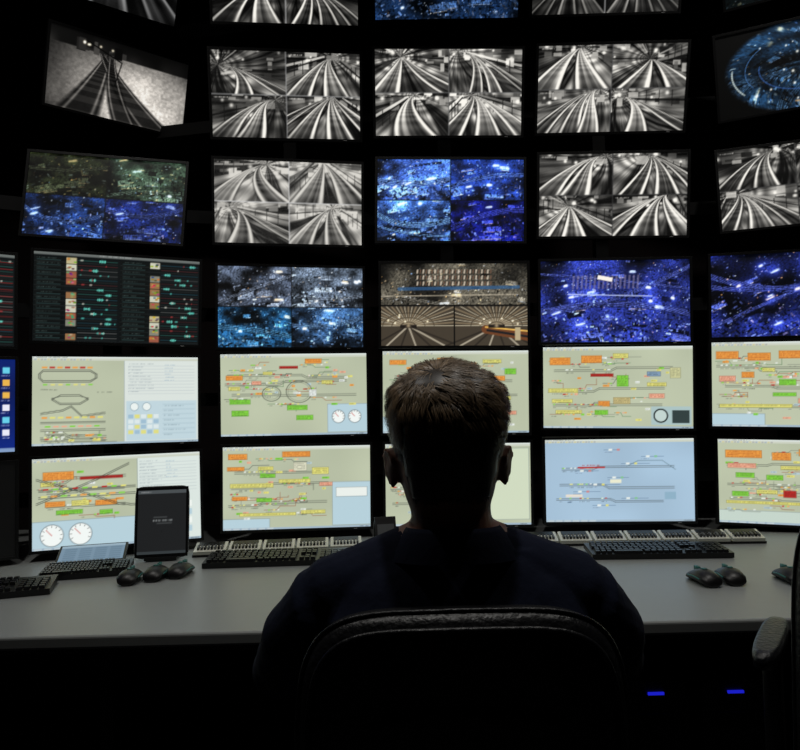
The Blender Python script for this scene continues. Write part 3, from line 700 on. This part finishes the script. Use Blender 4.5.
# ------------------------------------------------------------ office chair
def chair(loc,rz,bw=.198,bh=.238,bz=.759,seatz=.475,armz=.66,arms=True,aw=.030):
    E=empty('office_chair',(loc[0],loc[1],0),(0,0,rz))
    EX=5.2
    def back(scl,y0,y1,bulge):
        rings=[]
        for t,sc_ in ((0,.55),(.02,.86),(.10,.955),(.25,.99),(.5,1),(.75,.99),(.90,.955),(.98,.86),(1,.55)):
            y=y0+(y1-y0)*t;rg=[]
            for x,z in sring(bw*scl*sc_,bh*scl*sc_,64,EX):
                rg.append((x*(1-.03*(z/bh)),y+.7*x*x,z+bz+.012*(1-(x/bw)**2)*(z/bh)))
            rings.append(rg)
        return rings
    k=MB();k.loft(back(1,-.005,.060,0));
    def pipe(sx,sz,y,r):
        pts=[(x*(1-.03*(z/bh)),y+.7*x*x,z+bz+.012*(1-(x/bw)**2)*(z/bh)) for x,z in sring(bw*sx,bh*sz,64,EX)];pts.append(pts[0])
        k.tube(pts,[r]*len(pts),8,up=(0,1,0),round_end=False)
    pipe(.925,.925,-.003,.004);pipe(1.,1.,.014,.003)
    k.obj('backrest',[M_leather],E,smooth=True)
    k=MB();k.loft([[(x,-.012+.7*x*x,z+bz-.02) for x,z in sring(bw*.70*s_,bh*.72*s_,40,4)] for s_ in (.9,)]+[[(x,.004+.7*x*x,z+bz-.02) for x,z in sring(bw*.70,bh*.72,40,4)]])
    k.box((0,-.02,bz-.13),(.07,.022,.26));k.tube([(0,-.02,bz-.22),(0,-.01,seatz-.10),(0,.10,seatz-.115),(0,.24,seatz-.115)],[(.035,.014)]*4,12)
    k.obj('back_bracket',[M_black],E,smooth=False,bevel=.003)
    k=MB();k.loft([[(x,y+.25,seatz+dz) for x,y in sring(.235*s_,.225*s_,48,4)] for dz,s_ in ((-.085,.7),(-.08,.93),(-.06,1),(-.02,1),(-.004,.95),(0,.8))])
    k.obj('seat',[M_leather],E,smooth=True)
    k=MB();k.box((0,.24,seatz-.105),(.2,.24,.04));k.tube([(0,.24,seatz-.12),(0,.24,.22)],[.018,.018],16,1,round_end=False);k.tube([(0,.24,.27),(0,.24,.09)],[.028,.03],16,0,round_end=False)
    k.obj('gas_lift',[M_black,M_chrome],E)
    k=MB()
    for i in range(5):
        a=2*math.pi*i/5+.3;dx,dy=math.cos(a),math.sin(a)
        k.tube([(0,.24,.105),(dx*.15,.24+dy*.15,.098),(dx*.29,.24+dy*.29,.078)],[(.03,.022),(.024,.018),(.016,.013)],12)
        px,py=dx*.29,.24+dy*.29
        for s_ in(-1,1):
            q=Vector((-dy,dx,0))*.014*s_;t=Vector((-dy,dx,0))*.009
            c0=Vector((px,py,.028))+q;k.tube([c0-t,c0+t],[.028,.028],18,round_end=False)
        k.tube([(px,py,.08),(px,py,.03)],[.007,.007],8)
    k.obj('wheel_base',[M_black],E,smooth=False)
    if arms:
        k=MB()
        for s_ in (-1,1):
            x=s_*.285
            k.tube([(s_*.10,.24,seatz-.10),(s_*.24,.24,seatz-.10),(x,.25,seatz-.06),(x,.25,armz-.03)],[(.016,.012)]*4,10,0)
            k.loft([[(x+a,.25+b_,armz+dz) for a,b_ in sring(aw*q,.12*q,32,3)] for dz,q in ((-.03,.8),(-.026,.95),(-.010,1),(-.002,.93),(0,.75))],1)
        k.obj('armrests',[M_black,M_leather],E,smooth=True)
    return E
chair((.068,.842),0,bw=.210,bh=.232,bz=.750)
chair((.722,.85),D2R(-34),bw=.235,bh=.33,bz=.79,seatz=.50,armz=.835,aw=.022)
# ------------------------------------------------------------ person
PX=.068;HX,HY,HZ=.065,.995,1.178
tab=[(-.118,.020,.070,-.020),(-.108,.038,.080,-.040),(-.088,.053,.088,-.058),(-.06,.063,.091,-.076),(-.03,.069,.091,-.090),(0,.072,.089,-.100),(.03,.074,.092,-.103),(.06,.073,.088,-.097),(.085,.064,.072,-.082),(.10,.049,.052,-.062),(.110,.029,.03,-.038),(.115,.008,.008,-.012)]
tz=np.array([t[0] for t in tab])
def hprof(z): return [float(np.interp(z,tz,[t[i] for t in tab])) for i in (1,2,3)]
def hpt(a,z,off=0.):
    hw,yf,yb=hprof(z);c_,s_=math.cos(a),math.sin(a);e=2.25
    x=hw*math.copysign(abs(c_)**(2/e),c_);y=(yf if s_>0 else -yb)*math.copysign(abs(s_)**(2/e),s_)
    v=Vector((x,y,z));
    if off:
        n=Vector((x/(hw*hw+1e-4),y/(max(yf,-yb)**2+1e-4),max(0,(z-.02))*150)) ;n.normalize();v=v+n*off
    return v
zs=sorted(set([round(float(v),4) for v in np.concatenate([np.linspace(-.118,.10,26),np.linspace(.10,.115,6)])]))
B=MB();Hc=Vector((HX,HY,HZ))
B.loft([[tuple(Hc+hpt(2*math.pi*j/40,z)) for j in range(40)] for z in zs])
R3=lambda a,ax:Matrix.Rotation(D2R(a),3,ax)
B.ell(Hc+Vector((0,.098,-.030)),(.011,.016,.024),rot=R3(18,'X'));B.ell(Hc+Vector((0,.104,-.044)),(.015,.013,.010))
for s_ in(-1,1):
    B.ell(Hc+Vector((s_*.013,.097,-.046)),(.008,.009,.007))
    B.ell(Hc+Vector((s_*.030,.083,.018)),(.024,.012,.007));B.ell(Hc+Vector((s_*.045,.068,-.03)),(.022,.018,.016))
    ec=Hc+Vector((s_*.0785,-.008,-.022));er=Matrix.Rotation(D2R(s_*-22),3,'Z')@Matrix.Rotation(D2R(s_*8),3,'Y')
    B.ell(ec,(.007,.016,.024),rot=er)
    pts=[ec+er@Vector((s_*.004,.016*math.cos(a)*(1.0+.25*math.sin(a)),.0265*math.sin(a))) for a in np.linspace(-1.9,2.9,14)]
    B.tube(pts,[.0044]*len(pts),8,up=(1,0,0))
B.ell(Hc+Vector((0,.092,-.068)),(.023,.007,.0045));B.ell(Hc+Vector((0,.090,-.077)),(.020,.007,.005));B.ell(Hc+Vector((0,.078,-.102)),(.024,.018,.015))
B.tube([(PX,.955+.03,1.00),(PX,.985,1.06),(HX,.985,1.12),(HX,.985,1.155)],[(.066,.062),(.056,.060),(.056,.060),(.055,.058)],28,up=(0,1,0))
tors=[(.495,.15,.10,1.02),(.52,.172,.125,1.02),(.60,.175,.13,1.01),(.70,.165,.115,1.0),(.80,.176,.115,.992),(.90,.186,.118,.988),(.96,.188,.108,.988),(1.00,.166,.088,.990),(1.03,.124,.072,.99),(1.048,.080,.060,.988),(1.065,.06,.055,.987)]
B.loft([[(PX+hw*math.copysign(abs(math.cos(a))**.85,math.cos(a)),cy+hd*math.copysign(abs(math.sin(a))**.85,math.sin(a)),z) for a in [2*math.pi*j/40 for j in range(40)]] for z,hw,hd,cy in tors])
def P(x,y,z): return (PX+x,y,z)
for s in(-1,1):
    B.tube([P(s*.03,.988,1.035),P(s*.09,.99,1.008),P(s*.168,.994,.974)],[.052,.055,.058],20)
    B.tube([P(s*.12,.995,.965),P(s*.185,1.0,.956),P(s*.220,1.04,.908),P(s*.246,1.11,.855),P(s*.280,1.205,.800),P(s*.272,1.28,.795),P(s*.245,1.37,.792),P(s*.20,1.495,.785)],[.060,.062,.058,.053,.048,.047,.042,.028],20)
    B.tube([P(s*.20,1.49,.785),P(s*.192,1.52,.784),P(s*.186,1.55,.783),P(s*.180,1.585,.780)],[(.026,.019),(.034,.016),(.040,.015),(.039,.012)],20)
    for i,(dx,L) in enumerate(((-.030,.068),(-.010,.078),(.011,.072),(.031,.056))):
        x0=.180-dx*1.0;ax=-.10-dx*2.2
        q=[P(s*x0,1.575,.780),P(s*(x0+ax*L*.45),1.585+L*.45,.783),P(s*(x0+ax*L*.8),1.585+L*.78,.774),P(s*(x0+ax*L),1.585+L*.98,.762)]
        B.tube(q,[.0098,.0092,.0085,.0075],12)
    B.tube([P(s*.165,1.515,.780),P(s*.140,1.545,.775),P(s*.128,1.572,.767),P(s*.122,1.595,.762)],[.014,.0115,.010,.0085],12)
    B.tube([P(s*.085,1.03,.565),P(s*.10,1.22,.565),P(s*.12,1.43,.575),P(s*.122,1.475,.53),P(s*.122,1.49,.40),P(s*.122,1.49,.25),P(s*.122,1.48,.09)],[.083,.078,.062,.060,.058,.050,.040],20,up=(1,0,0))
raw=B.obj('tmp_body',[M_skin])
md=raw.modifiers.new('r','REMESH');md.mode='VOXEL';md.voxel_size=.0048;md.use_smooth_shade=True
md=raw.modifiers.new('s','SMOOTH');md.factor=.5;md.iterations=4
dg=bpy.context.evaluated_depsgraph_get()
me=bpy.data.meshes.new_from_object(raw.evaluated_get(dg));bpy.data.objects.remove(raw)
me.name='body'
me.materials.clear()
for m in (M_skin,M_shirt,M_trouser): me.materials.append(m)
n=len(me.polygons);cen=np.zeros(n*3);me.polygons.foreach_get('center',cen);cen=cen.reshape(-1,3)
mi=np.ones(n,np.int32)
rn=np.hypot(cen[:,0]-PX,cen[:,1]-.985)
mi[(cen[:,2]>1.05)&(rn<.075)]=0;mi[cen[:,2]>1.09]=0;mi[(cen[:,1]>1.478)&(cen[:,2]>.70)]=0
mi[((cen[:,1]>1.14)&(cen[:,2]<.70))|(cen[:,2]<.60)]=2
me.polygons.foreach_set('material_index',mi);me.polygons.foreach_set('use_smooth',[True]*n)
nv=len(me.vertices);co=np.zeros(nv*3);me.vertices.foreach_get('co',co);co=co.reshape(-1,3);no=np.zeros(nv*3);me.vertices.foreach_get('normal',no);no=no.reshape(-1,3)
isshirt=(co[:,2]<1.045)&(co[:,2]>.60)&(co[:,1]<1.46)
dsp=.0012*np.sin(co[:,2]*45+co[:,0]*25+3*np.sin(co[:,1]*14))+.001*np.sin(co[:,0]*45-co[:,2]*38+co[:,1]*30)
co+=no*(dsp*isshirt+.0015*isshirt)[:,None]
me.vertices.foreach_set('co',co.ravel());me.update()
PE=empty('seated_man')
o=bpy.data.objects.new('body',me);link(o,PE)
k=MB();rg=[]
for z,rx,ry,yo in ((1.035,.082,.074,.0),(1.058,.071,.068,-.002),(1.070,.064,.066,-.003),(1.074,.065,.067,-.003),(1.068,.071,.072,-.003),(1.050,.086,.080,-.001),(1.032,.100,.088,0)):
    rg.append([(PX+.0+rx*math.cos(a),.985+yo+ry*math.sin(a),z-.006*math.sin(a)) for a in [2*math.pi*j/40 for j in range(40)]])
k.loft(rg,cap=False);k.obj('shirt_collar',[M_shirt],PE,smooth=True)
for s in(-1,1):
    k=MB();k.tube([P(s*.20,1.455,.787),P(s*.20,1.482,.787)],[(.036,.029),(.035,.028)],20,round_end=False);k.obj('cuff',[M_shirt],PE,smooth=True)
    k=MB();k.ell(Hc+Vector((s*.030,.080,-.001)),(.0125,.0125,.0105));k.ell(Hc+Vector((s*.030,.0905,-.001)),(.005,.003,.005),1);k.obj('eye',[M_eye,M_iris],PE,smooth=True)
    k=MB();k.tube([P(s*.122,1.455,.045),P(s*.124,1.50,.060),P(s*.128,1.58,.045),P(s*.132,1.66,.035)],[(.036,.045),(.040,.050),(.046,.036),(.038,.026)],20)
    k.box(P(s*.128,1.555,.008),(.085,.27,.016));k.obj('shoe',[M_shoe],PE,smooth=False,bevel=.003)
k=MB();k.ell(Hc+Vector((0,.0945,-.0685)),(.021,.006,.0038));k.ell(Hc+Vector((0,.0925,-.0765)),(.018,.006,.0042));k.obj('lips',[M_lip],PE,smooth=True)
# hair
def hairline(a):
    s_=math.sin(a);c_=abs(math.cos(a))
    if s_>0.35: return .070-.03*(1-(s_-.35)/.65)*1.0
    if s_>0.0: return .040-.075*(.35-s_)/.35
    if c_>.80: return -.005 if s_>-.55 else -.03
    return -.062
M_hair=bpy.data.materials.new('brown_hair');M_hair.use_nodes=True
nt=M_hair.node_tree;b=nt.nodes['Principled BSDF'];at=nt.nodes.new('ShaderNodeAttribute');at.attribute_name='hc'
nt.links.new(at.outputs['Color'],b.inputs['Base Color']);b.inputs['Roughness'].default_value=.42;b.inputs['Specular IOR Level'].default_value=.5
def sst(x): x=min(1,max(0,x));return x*x*(3-2*x)
def thick(z): return .003+.010*sst((z+.02)/.11)
NA=64;zz=np.concatenate([np.linspace(-.07,.10,30),np.linspace(.102,.1149,8)])
vs=[];k=MB()
for i,z in enumerate(zz):
    for j in range(NA):
        a=2*math.pi*j/NA;vs.append(tuple(Hc+hpt(a,float(z),thick(z) if z>=hairline(a) else -.004)))
fs=[]
for i in range(len(zz)-1):
    for j in range(NA):
        q=(j+1)%NA;fs.append((i*NA+j,i*NA+q,(i+1)*NA+q,(i+1)*NA+j))
vs.append(tuple(Hc+Vector((0,0,.1275))));
for j in range(NA): fs.append(((len(zz)-1)*NA+j,(len(zz)-1)*NA+(j+1)%NA,len(vs)-1))
k.add(vs,fs);cap=k.obj('hair_cap',[M_hair],PE,smooth=True)
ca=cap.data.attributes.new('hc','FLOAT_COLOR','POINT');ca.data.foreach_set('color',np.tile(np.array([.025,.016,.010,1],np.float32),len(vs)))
rng=np.random.default_rng(77);SV=[];SF=[];SC=[]
crown=Vector((-.018,-.062,.110))
ph=rng.uniform(0,6.28,8)
NL=420;locks=[]
while len(locks)<NL:
    a=rng.uniform(0,2*math.pi);z=float(rng.uniform(-.06,.1148)) if rng.random()<.5 else float(.115-.06*rng.random()**2)
    if z<hairline(a): continue
    locks.append((hpt(a,z),rng.normal(0,.38),rng.uniform(.3,1.15),rng.uniform(.65,1.35)))
LP=np.array([list(l[0]) for l in locks])
cnt=0
while cnt<20000:
    a=rng.uniform(0,2*math.pi);z=float(rng.uniform(-.066,.1148)) if rng.random()<.6 else float(.115-.055*rng.random()**2)
    hl=hairline(a)+rng.normal(0,.003)
    if z<hl: continue
    base_=hpt(a,z)
    li=int(np.argmin(((LP-np.array(base_))**2).sum(1)));lk=locks[li]
    p0=hpt(a,z,thick(z)-.003);n_=Vector((p0.x/.0060,p0.y/.0092,max(-.15,(p0.z-.01))/.0100)).normalized()
    dv=p0-crown;dist=dv.length;dv=dv-n_*dv.dot(n_)
    if dv.length<1e-4: continue
    dv.normalize();sp=n_.cross(dv)
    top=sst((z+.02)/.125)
    swirl=.9*math.exp(-dist/.03)
    dv=(dv+sp*(lk[1]*(.4+.9*top)+swirl)+Vector((.30,.05,0))*top+Vector(rng.normal(0,.10,3)))
    dv=(dv-n_*dv.dot(n_)).normalized()
    L=.010+.024*top*rng.uniform(.5,1.15);lift=(.0025+.008*top*lk[2])*rng.uniform(.5,1.0)
    side=n_.cross(dv).normalized();wd=rng.uniform(.0005,.0009)
    R_=.085;cl_=len(SV);pull=(Vector(lk[0])-Vector(base_));pull=pull-n_*pull.dot(n_)
    for t in (0,.33,.66,1):
        s_=L*t;q=Hc+p0+dv*s_+n_*(lift*math.sin(t*2.0)-s_*s_/(2*R_))+pull*(.35*t*top)
        ww=wd*(1-t*.85);SV.append(tuple(q+side*ww));SV.append(tuple(q-side*ww))
    for u in range(3): SF.append((cl_+2*u,cl_+2*u+1,cl_+2*u+3,cl_+2*u+2))
    g=rng.uniform(.6,1.4)*lk[3];br=np.array([.215,.145,.08])*g*(.15+.95*top);SC+=[[br[0],br[1],br[2],1]]*8  # lit crown and shaded sides and back put into the strand colour
    cnt+=1
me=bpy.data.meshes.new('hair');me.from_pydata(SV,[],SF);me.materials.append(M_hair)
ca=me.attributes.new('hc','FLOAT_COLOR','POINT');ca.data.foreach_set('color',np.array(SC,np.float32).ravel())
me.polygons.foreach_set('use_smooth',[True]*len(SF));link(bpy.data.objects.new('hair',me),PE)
# ------------------------------------------------------------ ceiling downlights, added out of view to brighten desk and hair
for (x,y,pw) in ((-1.1,1.75,4.5),(.10,1.05,4.5),(1.3,1.75,4.5)):
    e=empty('fill_downlight',(x,y,ZC))
    k=MB();rings=[]
    for (r_,z) in ((.075,0),(.085,-.004),(.085,-.010),(.066,-.012),(.060,-.004)):
        rings.append([(r_*math.cos(t),r_*math.sin(t),z) for t in np.linspace(0,2*math.pi,33)[:-1]])
    k.loft(rings,0,cap=False);k.obj('trim_ring',[M_grey],e,smooth=True)
    k=MB();k.loft([[(r_*math.cos(t),r_*math.sin(t),z) for t in np.linspace(0,2*math.pi,33)[:-1]] for r_,z in ((.060,-.004),(.058,-.005))]);k.obj('diffuser',[M_fill_lamp],e)
    ld=bpy.data.lights.new('fill_lamp','AREA');ld.shape='DISK';ld.size=.11;ld.energy=pw;ld.color=(1,.97,.92);ld.spread=D2R(120)
    lo=bpy.data.objects.new('fill_lamp',ld);lo.location=(0,0,-.02);link(lo,e)
